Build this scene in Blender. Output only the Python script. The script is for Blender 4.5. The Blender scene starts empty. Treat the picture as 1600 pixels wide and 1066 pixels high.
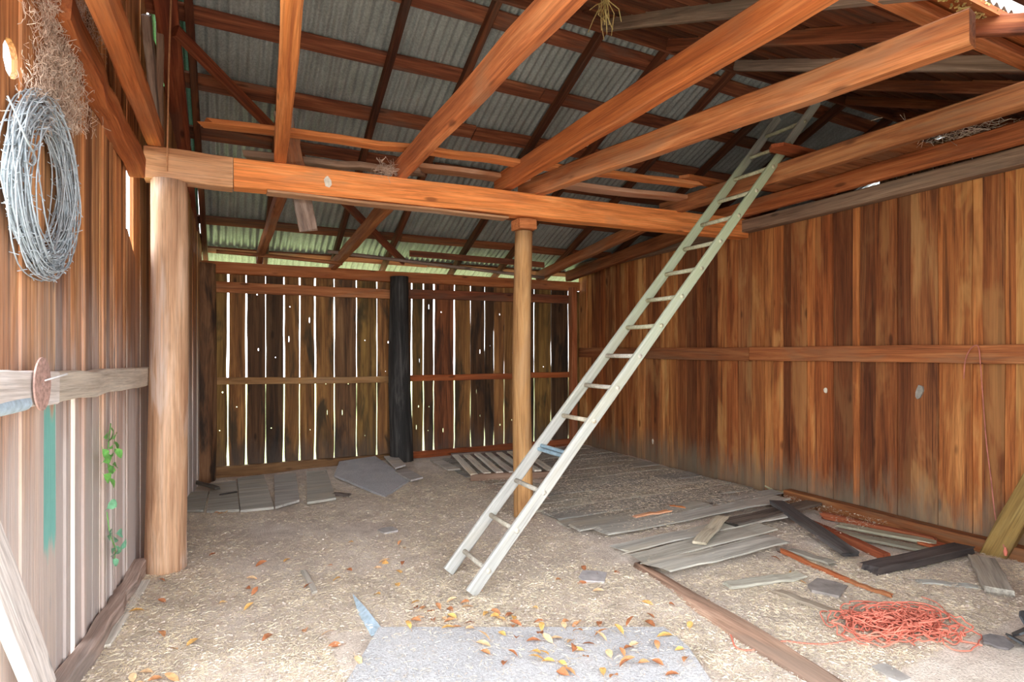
import bpy, bmesh, math, random
import numpy as np
from mathutils import Vector, Matrix
from mathutils.geometry import tessellate_polygon

random.seed(7); rng = np.random.default_rng(7)
scn = bpy.context.scene
COL = scn.collection

# ------------------------------------------------------------------ camera, sky, sun, exposure
TH = math.radians(26.8); FPX = 900.0; EYE = 1.5; HORIZON = 548.0
cam_d = bpy.data.cameras.new('camera'); cam = bpy.data.objects.new('camera', cam_d); COL.objects.link(cam)
cam.location = (0, 0, EYE); cam.rotation_euler = (math.pi/2, 0, -TH)
cam_d.sensor_width = 36.0; cam_d.lens = FPX/1600*36; cam_d.shift_y = (HORIZON-533)/1600
cam_d.clip_start = 0.02
scn.camera = cam

world = bpy.data.worlds.new('overcast_sky'); scn.world = world; world.use_nodes = True
bg = world.node_tree.nodes['Background']
bg.inputs[0].default_value = (0.90, 0.95, 1.0, 1); bg.inputs[1].default_value = 1.25
scn.view_settings.view_transform = 'Standard'; scn.view_settings.look = 'None'
scn.view_settings.gamma = 1.0; scn.view_settings.use_curve_mapping = False
scn.view_settings.exposure = 2.72
scn.cycles.diffuse_bounces = 6; scn.cycles.max_bounces = 10

# a measured line of sight, used to read real positions off the walls, floor and roof
CT, ST = math.cos(TH), math.sin(TH)
def sight(u, v):
    a = (u-800)/FPX
    return Vector((a*CT+ST, -a*ST+CT, (HORIZON-v)/FPX))
EYEV = Vector((0, 0, EYE))
def at_z(u, v, z=0.0): d = sight(u, v); return EYEV + d*((z-EYE)/d.z)
def at_x(u, v, x): d = sight(u, v); return EYEV + d*(x/d.x)
def at_y(u, v, y): d = sight(u, v); return EYEV + d*(y/d.y)
def at_left(u, v, off=0.0):                      # the left wall's inner face, pushed inwards by off
    d = sight(u, v); return EYEV + d*((-0.98+off)/(d.x-0.1*d.y))
def left_x(y): return -0.98+0.1*y
YR, ZR, PITCH = 4.1, 4.27, 0.43
def roof_z(y): return ZR-PITCH*abs(y-YR)         # underside of the rafters
def at_front_roof(u, v, up=0.0):
    d = sight(u, v); return EYEV + d*((ZR+up-PITCH*YR-EYE)/(d.z-PITCH*d.y))
def fz(x, y):                                    # height of the earth floor
    return 0.014*math.sin(1.7*x+0.6*y)+0.010*math.sin(2.9*y-1.1*x+1)+0.006*math.sin(6.1*x+4.3*y)-0.012
def floor_at(u, v, up=0.0):
    p = at_z(u, v, 0.0); p.z = fz(p.x, p.y)+up; return p

# ------------------------------------------------------------------ materials
def ramp(nt, fac, stops):
    n = nt.nodes.new('ShaderNodeValToRGB'); e = n.color_ramp.elements
    while len(e) < len(stops): e.new(0.5)
    for k, (p, c) in enumerate(stops): e[k].position = p; e[k].color = (*c, 1)
    nt.links.new(fac, n.inputs[0]); return n.outputs[0]
def mixc(nt, fac, a, b, mode='MIX'):
    n = nt.nodes.new('ShaderNodeMix'); n.data_type = 'RGBA'; n.blend_type = mode
    for sock, val in ((n.inputs[0], fac), (n.inputs[6], a), (n.inputs[7], b)):
        if hasattr(val, 'is_linked'): nt.links.new(val, sock)
        elif isinstance(val, tuple): sock.default_value = (*val, 1)
        else: sock.default_value = val
    return n.outputs[2]
def math_n(nt, op, a, b=0.0, clamp=False):
    n = nt.nodes.new('ShaderNodeMath'); n.operation = op; n.use_clamp = clamp
    for sock, val in ((n.inputs[0], a), (n.inputs[1], b)):
        if hasattr(val, 'is_linked'): nt.links.new(val, sock)
        else: sock.default_value = val
    return n.outputs[0]
def maprange(nt, v, a, b, c=0.0, d=1.0):
    n = nt.nodes.new('ShaderNodeMapRange'); n.interpolation_type = 'SMOOTHSTEP'
    nt.links.new(v, n.inputs[0])
    for k, q in enumerate((a, b, c, d)): n.inputs[k+1].default_value = q
    return n.outputs[0]
def noise(nt, vec, scale, detail=4, rough=0.6, dist=0.0, vscale=None):
    if vscale:
        m = nt.nodes.new('ShaderNodeMapping'); m.inputs['Scale'].default_value = vscale
        nt.links.new(vec, m.inputs[0]); vec = m.outputs[0]
    n = nt.nodes.new('ShaderNodeTexNoise'); n.inputs['Scale'].default_value = scale
    n.inputs['Detail'].default_value = detail; n.inputs['Roughness'].default_value = rough
    n.inputs['Distortion'].default_value = dist
    nt.links.new(vec, n.inputs['Vector']); return n.outputs[0]
def new_mat(name, rough=0.8, metal=0.0, spec=0.3):
    m = bpy.data.materials.new(name); m.use_nodes = True
    b = m.node_tree.nodes['Principled BSDF']
    b.inputs['Roughness'].default_value = rough; b.inputs['Metallic'].default_value = metal
    b.inputs['Specular IOR Level'].default_value = spec
    return m, m.node_tree, b
def coords(nt, shift=True):
    tc = nt.nodes.new('ShaderNodeTexCoord'); oi = nt.nodes.new('ShaderNodeObjectInfo')
    if not shift: return tc.outputs['Object'], tc.outputs['Object'], oi
    v = nt.nodes.new('ShaderNodeVectorMath'); v.operation = 'SCALE'
    v.inputs[0].default_value = (31, 17, 23); nt.links.new(oi.outputs['Random'], v.inputs['Scale'])
    a = nt.nodes.new('ShaderNodeVectorMath'); a.operation = 'ADD'
    nt.links.new(tc.outputs['Object'], a.inputs[0]); nt.links.new(v.outputs[0], a.inputs[1])
    return a.outputs[0], tc.outputs['Object'], oi
def bump(nt, b, h, strength=0.4, dist=0.01):
    n = nt.nodes.new('ShaderNodeBump'); n.inputs['Strength'].default_value = strength
    n.inputs['Distance'].default_value = dist
    nt.links.new(h, n.inputs['Height']); nt.links.new(n.outputs[0], b.inputs['Normal'])

def wood(name, dark, mid, light, gs=(1.0, 14, 14), fine=95, fs=0.62, contrast=(0.3, 0.5, 0.7), stain=None, stain_amt=0.6,
         knots=0.7, damp=None, extra=None, brf=0.5, rough=0.8):
    """grain runs along the object's own X axis; the object colour tints each board"""
    m, nt, b = new_mat(name, rough)
    vec, raw, oi = coords(nt)
    g1 = noise(nt, vec, 1.0, 6, 0.62, 0.9, gs)
    col = ramp(nt, g1, [(contrast[0], dark), (contrast[1], mid), (contrast[2], light)])
    g2 = noise(nt, vec, 1.0, 3, 0.7, 0.2, (2.5, fine, fine))
    col = mixc(nt, 1.0, col, ramp(nt, g2, [(0.30, (1-0.5*fs, 1-0.52*fs, 1-0.54*fs)), (0.5, (1, 1, 1)), (0.70, (1+0.34*fs, 1+0.32*fs, 1+0.28*fs))]), 'MULTIPLY')
    ck = noise(nt, vec, 1.0, 4, 0.55, 0.3, (0.55, 34, 34))
    col = mixc(nt, maprange(nt, ck, 0.60, 0.70, 0.0, 0.8*fs), col, tuple(q*0.45 for q in dark))
    if stain:
        s = noise(nt, vec, 1.0, 4, 0.6, 0.6, (0.9, 4.5, 4.5))
        col = mixc(nt, math_n(nt, 'MULTIPLY', maprange(nt, s, 0.50, 0.66), stain_amt), col, stain)
    if knots:
        mp = nt.nodes.new('ShaderNodeMapping'); mp.inputs['Scale'].default_value = (1.7, 5.5, 5.5); nt.links.new(vec, mp.inputs[0])
        vo = nt.nodes.new('ShaderNodeTexVoronoi'); vo.inputs['Scale'].default_value = 1.0; nt.links.new(mp.outputs[0], vo.inputs['Vector'])
        k = maprange(nt, vo.outputs['Distance'], 0.05, 0.13, knots, 0.0)
        col = mixc(nt, k, col, tuple(q*0.35 for q in dark))
    col = mixc(nt, 1.0, col, oi.outputs['Color'], 'MULTIPLY')
    sx = nt.nodes.new('ShaderNodeSeparateXYZ'); nt.links.new(raw, sx.inputs[0])
    if damp:                                      # mud splashed and soaked into the foot of the boards
        dcol, h0, h1, amt = damp
        n = noise(nt, vec, 1.0, 5, 0.65, 0.3, (2.2, 9, 9))
        hh = math_n(nt, 'ADD', sx.outputs[0], math_n(nt, 'MULTIPLY', math_n(nt, 'SUBTRACT', n, 0.5), 0.9))
        col = mixc(nt, maprange(nt, hh, h0, h1, amt, 0.0), col, dcol)
    if extra: col = extra(nt, col, vec, sx.outputs)
    nt.links.new(col, b.inputs['Base Color'])
    h = math_n(nt, 'ADD', g1, math_n(nt, 'MULTIPLY', g2, 0.8))
    bump(nt, b, h, brf, 0.006)
    return m

M = {}
M['beam'] = wood('orange_pine', (0.30, 0.085, 0.026), (0.50, 0.165, 0.050), (0.62, 0.25, 0.095), stain=(0.33, 0.15, 0.08), stain_amt=0.5)
M['joist'] = wood('joist_pine', (0.20, 0.062, 0.024), (0.38, 0.135, 0.050), (0.52, 0.23, 0.10), stain=(0.30, 0.17, 0.10), stain_amt=0.55)
M['red'] = wood('dark_red_pine', (0.075, 0.022, 0.012), (0.19, 0.055, 0.024), (0.32, 0.115, 0.05), stain=(0.12, 0.07, 0.05), stain_amt=0.6)
M['grey_timber'] = wood('grey_timber', (0.13, 0.085, 0.065), (0.25, 0.17, 0.13), (0.38, 0.28, 0.22), stain=(0.16, 0.13, 0.11))
M['right'] = wood('right_wall_pine', (0.10, 0.030, 0.011), (0.28, 0.095, 0.029), (0.43, 0.19, 0.068), gs=(0.6, 10, 10), fs=0.9,
                  stain=(0.47, 0.25, 0.095), stain_amt=0.55, damp=((0.17, 0.145, 0.10), 0.05, 0.55, 0.7))
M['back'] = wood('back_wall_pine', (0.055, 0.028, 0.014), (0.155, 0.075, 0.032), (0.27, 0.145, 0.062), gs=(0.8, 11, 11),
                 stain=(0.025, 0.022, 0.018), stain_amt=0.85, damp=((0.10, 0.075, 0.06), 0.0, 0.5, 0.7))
def grey_up(nt, col, vec, xyz):                   # weather-silvered near the ground, with the pale veil of daylight painted in; brown above
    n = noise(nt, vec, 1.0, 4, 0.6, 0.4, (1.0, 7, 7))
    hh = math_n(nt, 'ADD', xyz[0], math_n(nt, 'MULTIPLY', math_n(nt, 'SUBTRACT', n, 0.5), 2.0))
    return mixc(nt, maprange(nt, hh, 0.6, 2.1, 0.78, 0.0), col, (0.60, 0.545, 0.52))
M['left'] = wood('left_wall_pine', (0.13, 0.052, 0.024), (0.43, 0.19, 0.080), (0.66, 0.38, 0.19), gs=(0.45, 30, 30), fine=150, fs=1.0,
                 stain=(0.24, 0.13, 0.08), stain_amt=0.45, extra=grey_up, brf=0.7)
def teal_band(nt, col, vec, xyz):
    n = noise(nt, vec, 1.0, 5, 0.7, 0.2, (3, 14, 14))
    hh = math_n(nt, 'ADD', xyz[0], math_n(nt, 'MULTIPLY', math_n(nt, 'SUBTRACT', n, 0.5), 0.35))
    a = math_n(nt, 'MULTIPLY', maprange(nt, hh, 0.58, 0.70), maprange(nt, hh, 1.20, 1.30, 1.0, 0.0))
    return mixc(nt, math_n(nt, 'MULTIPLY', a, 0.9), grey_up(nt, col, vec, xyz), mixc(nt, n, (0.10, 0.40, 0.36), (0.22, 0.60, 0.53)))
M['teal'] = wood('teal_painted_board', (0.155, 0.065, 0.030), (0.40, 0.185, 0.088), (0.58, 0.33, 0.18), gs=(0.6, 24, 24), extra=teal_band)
M['pale'] = wood('bleached_timber', (0.40, 0.35, 0.31), (0.58, 0.53, 0.48), (0.70, 0.66, 0.62), stain=(0.45, 0.38, 0.31), stain_amt=0.4)
M['log'] = wood('peeled_log', (0.40, 0.20, 0.11), (0.58, 0.35, 0.21), (0.70, 0.48, 0.34), gs=(1.0, 9, 9), stain=(0.72, 0.58, 0.50), stain_amt=0.7)
M['log_gold'] = wood('golden_log', (0.27, 0.125, 0.045), (0.44, 0.23, 0.088), (0.55, 0.32, 0.14), gs=(1.2, 10, 10), stain=(0.40, 0.25, 0.14), stain_amt=0.4)
M['log_dark'] = wood('burnt_brown_log', (0.06, 0.03, 0.018), (0.20, 0.095, 0.045), (0.33, 0.18, 0.09), gs=(1.2, 8, 8), stain=(0.03, 0.022, 0.018), stain_amt=0.9)
M['charred'] = wood('charred_log', (0.014, 0.013, 0.012), (0.035, 0.032, 0.030), (0.10, 0.092, 0.085), gs=(1.5, 20, 20), knots=0)
M['deck'] = wood('grey_deck_board', (0.27, 0.25, 0.215), (0.40, 0.375, 0.32), (0.52, 0.49, 0.43), gs=(0.9, 14, 14), stain=(0.47, 0.40, 0.29), stain_amt=0.5, knots=0.3)
M['board_dark'] = wood('dark_board', (0.035, 0.030, 0.028), (0.085, 0.075, 0.068), (0.17, 0.15, 0.135), stain=(0.16, 0.13, 0.10), stain_amt=0.4)
M['board_red'] = wood('fresh_red_board', (0.24, 0.055, 0.022), (0.42, 0.10, 0.038), (0.50, 0.17, 0.07), knots=0)
def moss(nt, col, vec, xyz):                      # green algae on the upper part of the ladder
    n = noise(nt, vec, 2.0, 4, 0.6)
    a = math_n(nt, 'MULTIPLY', maprange(nt, math_n(nt, 'ADD', xyz[0], math_n(nt, 'MULTIPLY', n, 1.2)), 1.4, 4.2), maprange(nt, xyz[0], 4.0, 4.5, 1.0, 0.15))
    return mixc(nt, math_n(nt, 'MULTIPLY', a, 0.62), col, (0.42, 0.52, 0.27))
M['ladder'] = wood('weathered_ladder_wood', (0.30, 0.29, 0.27), (0.42, 0.41, 0.38), (0.52, 0.51, 0.48), gs=(1.2, 24, 24), fs=0.35, stain=(0.40, 0.36, 0.28), stain_amt=0.5, knots=0, extra=moss)
M['rung'] = wood('rung_wood', (0.40, 0.35, 0.27), (0.52, 0.47, 0.38), (0.62, 0.58, 0.50), knots=0)

def plain(name, c, rough=0.7, metal=0.0, var=0.25, scale=30, spec=0.3):
    m, nt, b = new_mat(name, rough, metal, spec)
    vec, raw, oi = coords(nt)
    n = noise(nt, vec, scale, 4, 0.6)
    col = ramp(nt, n, [(0.3, tuple(q*(1-var) for q in c)), (0.7, tuple(min(1, q*(1+var)) for q in c))])
    col = mixc(nt, 1.0, col, oi.outputs['Color'], 'MULTIPLY')
    nt.links.new(col, b.inputs['Base Color']); bump(nt, b, n, 0.25, 0.004); return m
M['wire'] = plain('galvanised_wire', (0.40, 0.45, 0.49), 0.7, 0.0)
M['rust'] = plain('rusty_iron', (0.43, 0.27, 0.23), 0.85, 0.0, 0.35, 60)
M['nail'] = plain('bright_nail_steel', (0.62, 0.60, 0.60), 0.4, 0.5)
M['blue'] = plain('faded_blue_plastic', (0.40, 0.50, 0.58), 0.6)
M['steel_blue'] = plain('blue_grey_metal', (0.30, 0.42, 0.50), 0.45, 0.3)
M['twine'] = plain('salmon_baling_twine', (0.68, 0.20, 0.135), 0.8, 0, 0.3, 12)
M['leaf_green'] = plain('green_leaf', (0.16, 0.42, 0.10), 0.5, 0, 0.3, 40)
M['leaf_pale'] = plain('blue_green_leaf', (0.17, 0.40, 0.24), 0.5, 0, 0.3, 40)
M['leaf_dry'] = plain('dry_leaf', (0.55, 0.25, 0.11), 0.75, 0, 0.35, 40)
M['straw'] = plain('straw', (0.78, 0.645, 0.475), 0.7, 0, 0.35, 7)
M['chip'] = plain('grey_chaff', (0.61, 0.51, 0.435), 0.8, 0, 0.4, 9)
M['web'] = plain('dusty_cobweb', (0.55, 0.42, 0.33), 0.9, 0, 0.4, 20)
M['stone'] = plain('grey_stone', (0.36, 0.33, 0.31), 0.9, 0, 0.25, 12)
M['rubber'] = plain('black_rubber', (0.06, 0.065, 0.07), 0.5, 0, 0.3, 20)
M['slate'] = plain('grey_slate_shard', (0.15, 0.135, 0.135), 0.7, 0, 0.3, 20)
M['cord'] = plain('old_cord', (0.42, 0.19, 0.09), 0.8)
M['lime'] = plain('white_droppings', (0.70, 0.62, 0.50), 0.9, 0, 0.2, 40)
M['lichen'] = plain('yellow_lichen', (0.62, 0.48, 0.20), 0.9, 0, 0.3, 40)

def tin(name, c, green=0.0, trans=0.0):
    m, nt, b = new_mat(name, 0.42, 0.3, 0.5)
    vec, raw, oi = coords(nt)
    n = noise(nt, vec, 1.0, 5, 0.65, 0.3, (9, 1.2, 9)); n2 = noise(nt, vec, 60, 3, 0.6)
    col = ramp(nt, n, [(0.3, tuple(q*0.72 for q in c)), (0.6, c), (0.8, tuple(q*1.25 for q in c))])
    col = mixc(nt, 1.0, col, ramp(nt, n2, [(0.35, (0.8, 0.8, 0.8)), (0.65, (1.15, 1.15, 1.15))]), 'MULTIPLY')
    nt.links.new(col, b.inputs['Base Color']); b.inputs['Transmission Weight'].default_value = trans
    return m
M['tin'] = tin('galvanised_tin', (0.40, 0.43, 0.42))
M['tin_green_lit'] = tin('green_lit_sheet', (0.10, 0.26, 0.14))  # green outdoor light at the roof's left edge, painted as the sheet's colour

def ground_mat(name, a, b_, c, sc=5):
    m, nt, b = new_mat(name, 0.95, 0, 0.1)
    vec, raw, oi = coords(nt, False)
    n = noise(nt, vec, sc, 8, 0.68, 0.4); n2 = noise(nt, vec, 0.7, 3, 0.5); n3 = noise(nt, vec, 90, 3, 0.7)
    col = ramp(nt, n, [(0.32, a), (0.5, b_), (0.68, c)])
    col = mixc(nt, maprange(nt, n2, 0.42, 0.62, 0.0, 0.5), col, tuple((p+q)/2*0.85 for p, q in zip(a, c)))
    col = mixc(nt, 1.0, col, ramp(nt, n3, [(0.3, (0.72, 0.7, 0.68)), (0.6, (1.1, 1.1, 1.1))]), 'MULTIPLY')
    nt.links.new(col, b.inputs['Base Color']); bump(nt, b, math_n(nt, 'ADD', n, n3), 0.6, 0.02); return m
M['earth'] = ground_mat('chaffy_earth', (0.54, 0.445, 0.37), (0.73, 0.625, 0.535), (0.83, 0.74, 0.655))
M['sand'] = ground_mat('pale_sand', (0.40, 0.34, 0.26), (0.52, 0.45, 0.36), (0.6, 0.53, 0.43))
M['ply'] = ground_mat('dusty_grey_sheet', (0.45, 0.445, 0.46), (0.57, 0.565, 0.58), (0.66, 0.64, 0.63), 3)
M['lawn'] = ground_mat('green_lawn', (0.26, 0.32, 0.12), (0.38, 0.44, 0.18), (0.48, 0.53, 0.27))

# ------------------------------------------------------------------ object helpers
def link(name, verts, faces, mat, parent=None, mw=None, smooth=False, color=None):
    me = bpy.data.meshes.new(name); me.from_pydata([tuple(v) for v in verts], [], faces); me.update()
    if mat: me.materials.append(mat)
    if smooth: me.polygons.foreach_set('use_smooth', [True]*len(me.polygons))
    o = bpy.data.objects.new(name, me); COL.objects.link(o)
    place(o, parent, mw)
    if color: o.color = (*color, 1)
    return o
def place(o, parent=None, mw=None):
    mw = mw or Matrix.Identity(4)
    o['_w'] = [x for r in mw for x in r]
    if parent:
        pw = parent.get('_w'); pw = list(pw); pm = Matrix([pw[0:4], pw[4:8], pw[8:12], pw[12:16]])
        o.parent = parent; o.matrix_basis = pm.inverted() @ mw
    else: o.matrix_basis = mw
def tag(o, label=None, cat=None, group=None, kind=None):
    if label: o['label'] = label
    if cat: o['category'] = cat
    if group: o['group'] = group
    if kind: o['kind'] = kind
    return o
def empty(name, loc=(0, 0, 0)):
    o = bpy.data.objects.new(name, None); COL.objects.link(o); o.empty_display_size = 0.1
    place(o, None, Matrix.Translation(Vector(loc))); return o
def frame(o, X, Y):
    X = Vector(X).normalized(); Y = Vector(Y); Y = (Y-X*Y.dot(X)).normalized(); Z = X.cross(Y)
    return Matrix(((X.x, Y.x, Z.x, o[0]), (X.y, Y.y, Z.y, o[1]), (X.z, Y.z, Z.z, o[2]), (0, 0, 0, 1)))
def shade(base=1.0, var=0.15, warm=0.08):
    k = base*(1+random.uniform(-var, var)); w = random.uniform(-warm, warm)
    return (k*(1+w*0.4), k, k*(1-w))

def beam(name, p0, p1, w, h, mat, parent=None, seg=5, jit=0.004, cham=0.006, up=(0, 0, 1), color=None, rag=0.0, taper=1.0, bow=0.0):
    """a sawn timber from p0 to p1; w across, h along 'up'; the section wanders a little along its length"""
    p0, p1 = Vector(p0), Vector(p1); L = (p1-p0).length; X = (p1-p0)/L
    up = Vector(up); Y = up.cross(X)
    mw = frame(p0, X, Y)
    a, b = w/2, h/2
    if cham > 0:
        c = min(cham, a*0.6, b*0.6)
        sec = [(a-c, -b), (a, -b+c), (a, b-c), (a-c, b), (-a+c, b), (-a, b-c), (-a, -b+c), (-a+c, -b)]
    else: sec = [(a, -b), (a, b), (-a, b), (-a, -b)]
    n = len(sec); V = []; F = []
    for i in range(seg+1):
        t = i/seg; k = 1+(taper-1)*t
        jy, jz, s = random.uniform(-jit, jit), random.uniform(-jit, jit), 1+random.uniform(-jit, jit)*3
        sag = -bow*4*t*(1-t)
        for (y, z) in sec:
            dx = 0
            if rag and i in (0, seg): dx = random.uniform(-rag, rag)*(1 if i else -1)
            V.append((t*L+dx, y*s*k+jy, z*k+jz+sag))
    for i in range(seg):
        for j in range(n):
            F.append((i*n+j, i*n+(j+1) % n, (i+1)*n+(j+1) % n, (i+1)*n+j))
    F.append(tuple(reversed(range(n)))); F.append(tuple(seg*n+j for j in range(n)))
    return link(name, V, F, mat, parent, mw, color=color or shade())
def prism(name, outline, t, mat, mw, parent=None, holes=(), color=None):
    loops = [list(outline)]+[list(h) for h in holes]
    flat = [p for l in loops for p in l]; N = len(flat)
    tris = tessellate_polygon([[Vector((p[0], p[1], 0)) for p in l] for l in loops])
    V = [(p[0], p[1], t/2) for p in flat]+[(p[0], p[1], -t/2) for p in flat]
    F = [tuple(q) for q in tris]+[tuple(N+k for k in reversed(q)) for q in tris]
    s = 0
    for l in loops:
        n = len(l)
        for i in range(n):
            a, b = s+i, s+(i+1) % n
            F.append((a, b, N+b, N+a))
        s += n
    o = link(name, V, F, mat, parent, mw, color=color or shade())
    bm = bmesh.new(); bm.from_mesh(o.data); bmesh.ops.recalc_face_normals(bm, faces=bm.faces); bm.to_mesh(o.data); bm.free()
    return o
def log(name, p0, p1, r0, r1, mat, parent=None, n=14, seg=18, bumpy=0.06, color=None):
    p0, p1 = Vector(p0), Vector(p1); L = (p1-p0).length; X = (p1-p0)/L
    mw = frame(p0, X, Vector((0.3, 1, 0.1)))
    V = []; F = []; ph = [random.uniform(0, 6.28) for _ in range(6)]
    for i in range(seg+1):
        t = i/seg; r = r0+(r1-r0)*t
        ox = 0.012*math.sin(3*t+ph[0]); oy = 0.012*math.sin(4*t+ph[1])
        for j in range(n):
            a = 2*math.pi*j/n
            rr = r*(1+bumpy*math.sin(2*a+ph[2]+t)+bumpy*0.6*math.sin(3*a+ph[3]+3*t)+bumpy*0.4*math.sin(9*t+a+ph[4])+random.uniform(-0.012, 0.012))
            V.append((t*L, ox+rr*math.cos(a), oy+rr*math.sin(a)))
    for i in range(seg):
        for j in range(n): F.append((i*n+j, i*n+(j+1) % n, (i+1)*n+(j+1) % n, (i+1)*n+j))
    F.append(tuple(reversed(range(n)))); F.append(tuple(seg*n+j for j in range(n)))
    o = link(name, V, F, mat, parent, mw, color=color or (1, 1, 1))
    for p in o.data.polygons: p.use_smooth = len(p.vertices) == 4
    return o
def tube_data(pts, r, n=5, V=None, F=None, closed=False):
    V = V if V is not None else []; F = F if F is not None else []
    pts = [Vector(p) for p in pts]; m = len(pts); base = len(V)
    ref = Vector((0.13, 0.31, 0.94))
    for i, p in enumerate(pts):
        d = (pts[(i+1) % m if closed else min(i+1, m-1)]-pts[i-1 if (closed or i) else 0])
        d = d.normalized() if d.length > 1e-9 else Vector((1, 0, 0))
        a = d.cross(ref); a = a.normalized() if a.length > 1e-4 else d.orthogonal().normalized(); b = d.cross(a)
        rr = r[i] if isinstance(r, (list, tuple)) else r
        for k in range(n):
            q = 2*math.pi*k/n; V.append(p+a*(rr*math.cos(q))+b*(rr*math.sin(q)))
    for i in range(m if closed else m-1):
        i2 = (i+1) % m
        for k in range(n):
            F.append((base+i*n+k, base+i2*n+k, base+i2*n+(k+1) % n, base+i*n+(k+1) % n))
    return V, F
def tube(name, pts, r, mat, parent=None, n=6, closed=False, color=None):
    pts = [Vector(p) for p in pts]; o0 = pts[0].copy()
    V, F = tube_data([p-o0 for p in pts], r, n, closed=closed)
    if not closed: F.append(tuple(range(n))); F.append(tuple(len(V)-n+k for k in reversed(range(n))))
    return link(name, V, F, mat, parent, Matrix.Translation(o0), True, color or (1, 1, 1))
def smooth_path(pts, k=6):
    pts = [Vector(p) for p in pts]; out = []
    for i in range(len(pts)-1):
        a, b, c, d = pts[max(i-1, 0)], pts[i], pts[i+1], pts[min(i+2, len(pts)-1)]
        for j in range(k):
            t = j/k
            out.append(0.5*((2*b)+(c-a)*t+(2*a-5*b+4*c-d)*t*t+(3*b-a-3*c+d)*t**3))
    out.append(pts[-1]); return out

# ------------------------------------------------------------------ SETTING: floor and ground
def grid_surface(name, x0, x1, y0, y1, nx, ny, zf, mat):
    V = [(x0+(x1-x0)*i/nx, y0+(y1-y0)*j/ny, zf(x0+(x1-x0)*i/nx, y0+(y1-y0)*j/ny)) for j in range(ny+1) for i in range(nx+1)]
    F = [(j*(nx+1)+i, j*(nx+1)+i+1, (j+1)*(nx+1)+i+1, (j+1)*(nx+1)+i) for j in range(ny) for i in range(nx)]
    return link(name, V, F, mat, None, None, True, (1, 1, 1))
floor = tag(grid_surface('floor', -1.1, 8.6, 0.3, 8.25, 120, 100, fz, M['earth']), kind='structure')
tag(grid_surface('ground_front', -14, 20, -16, 0.3, 20, 12, lambda x, y: -0.02, M['sand']), kind='structure')
tag(grid_surface('ground_back', -14, 20, 8.25, 34, 20, 12, lambda x, y: -0.08, M['lawn']), kind='structure')
tag(grid_surface('ground_side', -14, -1.1, 0.3, 8.25, 8, 8, lambda x, y: -0.05, M['lawn']), kind='structure')

# the grey decking of the right-hand bay, board by board (running across the bay)
def deck_board(x0, x1, y, w, z, tilt=0.0, c=1.0, mat='deck', rag=0.02, dy=0.0, t=0.024):
    beam('plank', (x0, y, z-0.008), (x1, y+dy, z+tilt-0.006), w, t, M[mat], floor, seg=8, jit=0.006, cham=0.004, rag=rag, color=shade(c, 0.12, 0.05))
y = 7.58
while y > 4.15:
    w = random.uniform(0.2, 0.31)
    xs = 2.62+random.uniform(-0.05, 0.12)
    cut = random.uniform(3.5, 4.7) if random.random() < 0.35 else None
    if cut:
        deck_board(xs, cut, y-w/2, w-0.012, 0.004+random.uniform(-0.003, 0.003), c=0.92); deck_board(cut+0.012, 5.12, y-w/2, w-0.014, 0.006+random.uniform(-0.003, 0.003), c=0.85)
    else: deck_board(xs, 5.12, y-w/2, w-0.012, 0.005+random.uniform(-0.004, 0.004), c=0.9)
    y -= w
for (x0, x1, yy, w, z, tl, c, dy) in [
        (2.62, 4.05, 4.02, 0.20, 0.022, 0.01, 0.95, 0.02), (4.22, 5.1, 4.06, 0.16, 0.030, 0.0, 0.85, 0.0), (2.72, 4.9, 3.80, 0.19, 0.030, 0.012, 1.05, 0.05),
        (2.60, 4.55, 3.42, 0.17, 0.030, 0.02, 1.05, 0.04), (2.62, 3.95, 3.19, 0.19, 0.032, 0.015, 1.15, 0.06), (2.58, 3.80, 2.99, 0.20, 0.036, 0.01, 1.2, 0.03),
        (3.9, 4.75, 3.60, 0.10, 0.026, 0.0, 0.8, 0.03)]:
    deck_board(x0, x1, yy, w, z+0.022, tl, c, rag=0.05, dy=dy, t=0.014)

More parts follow.
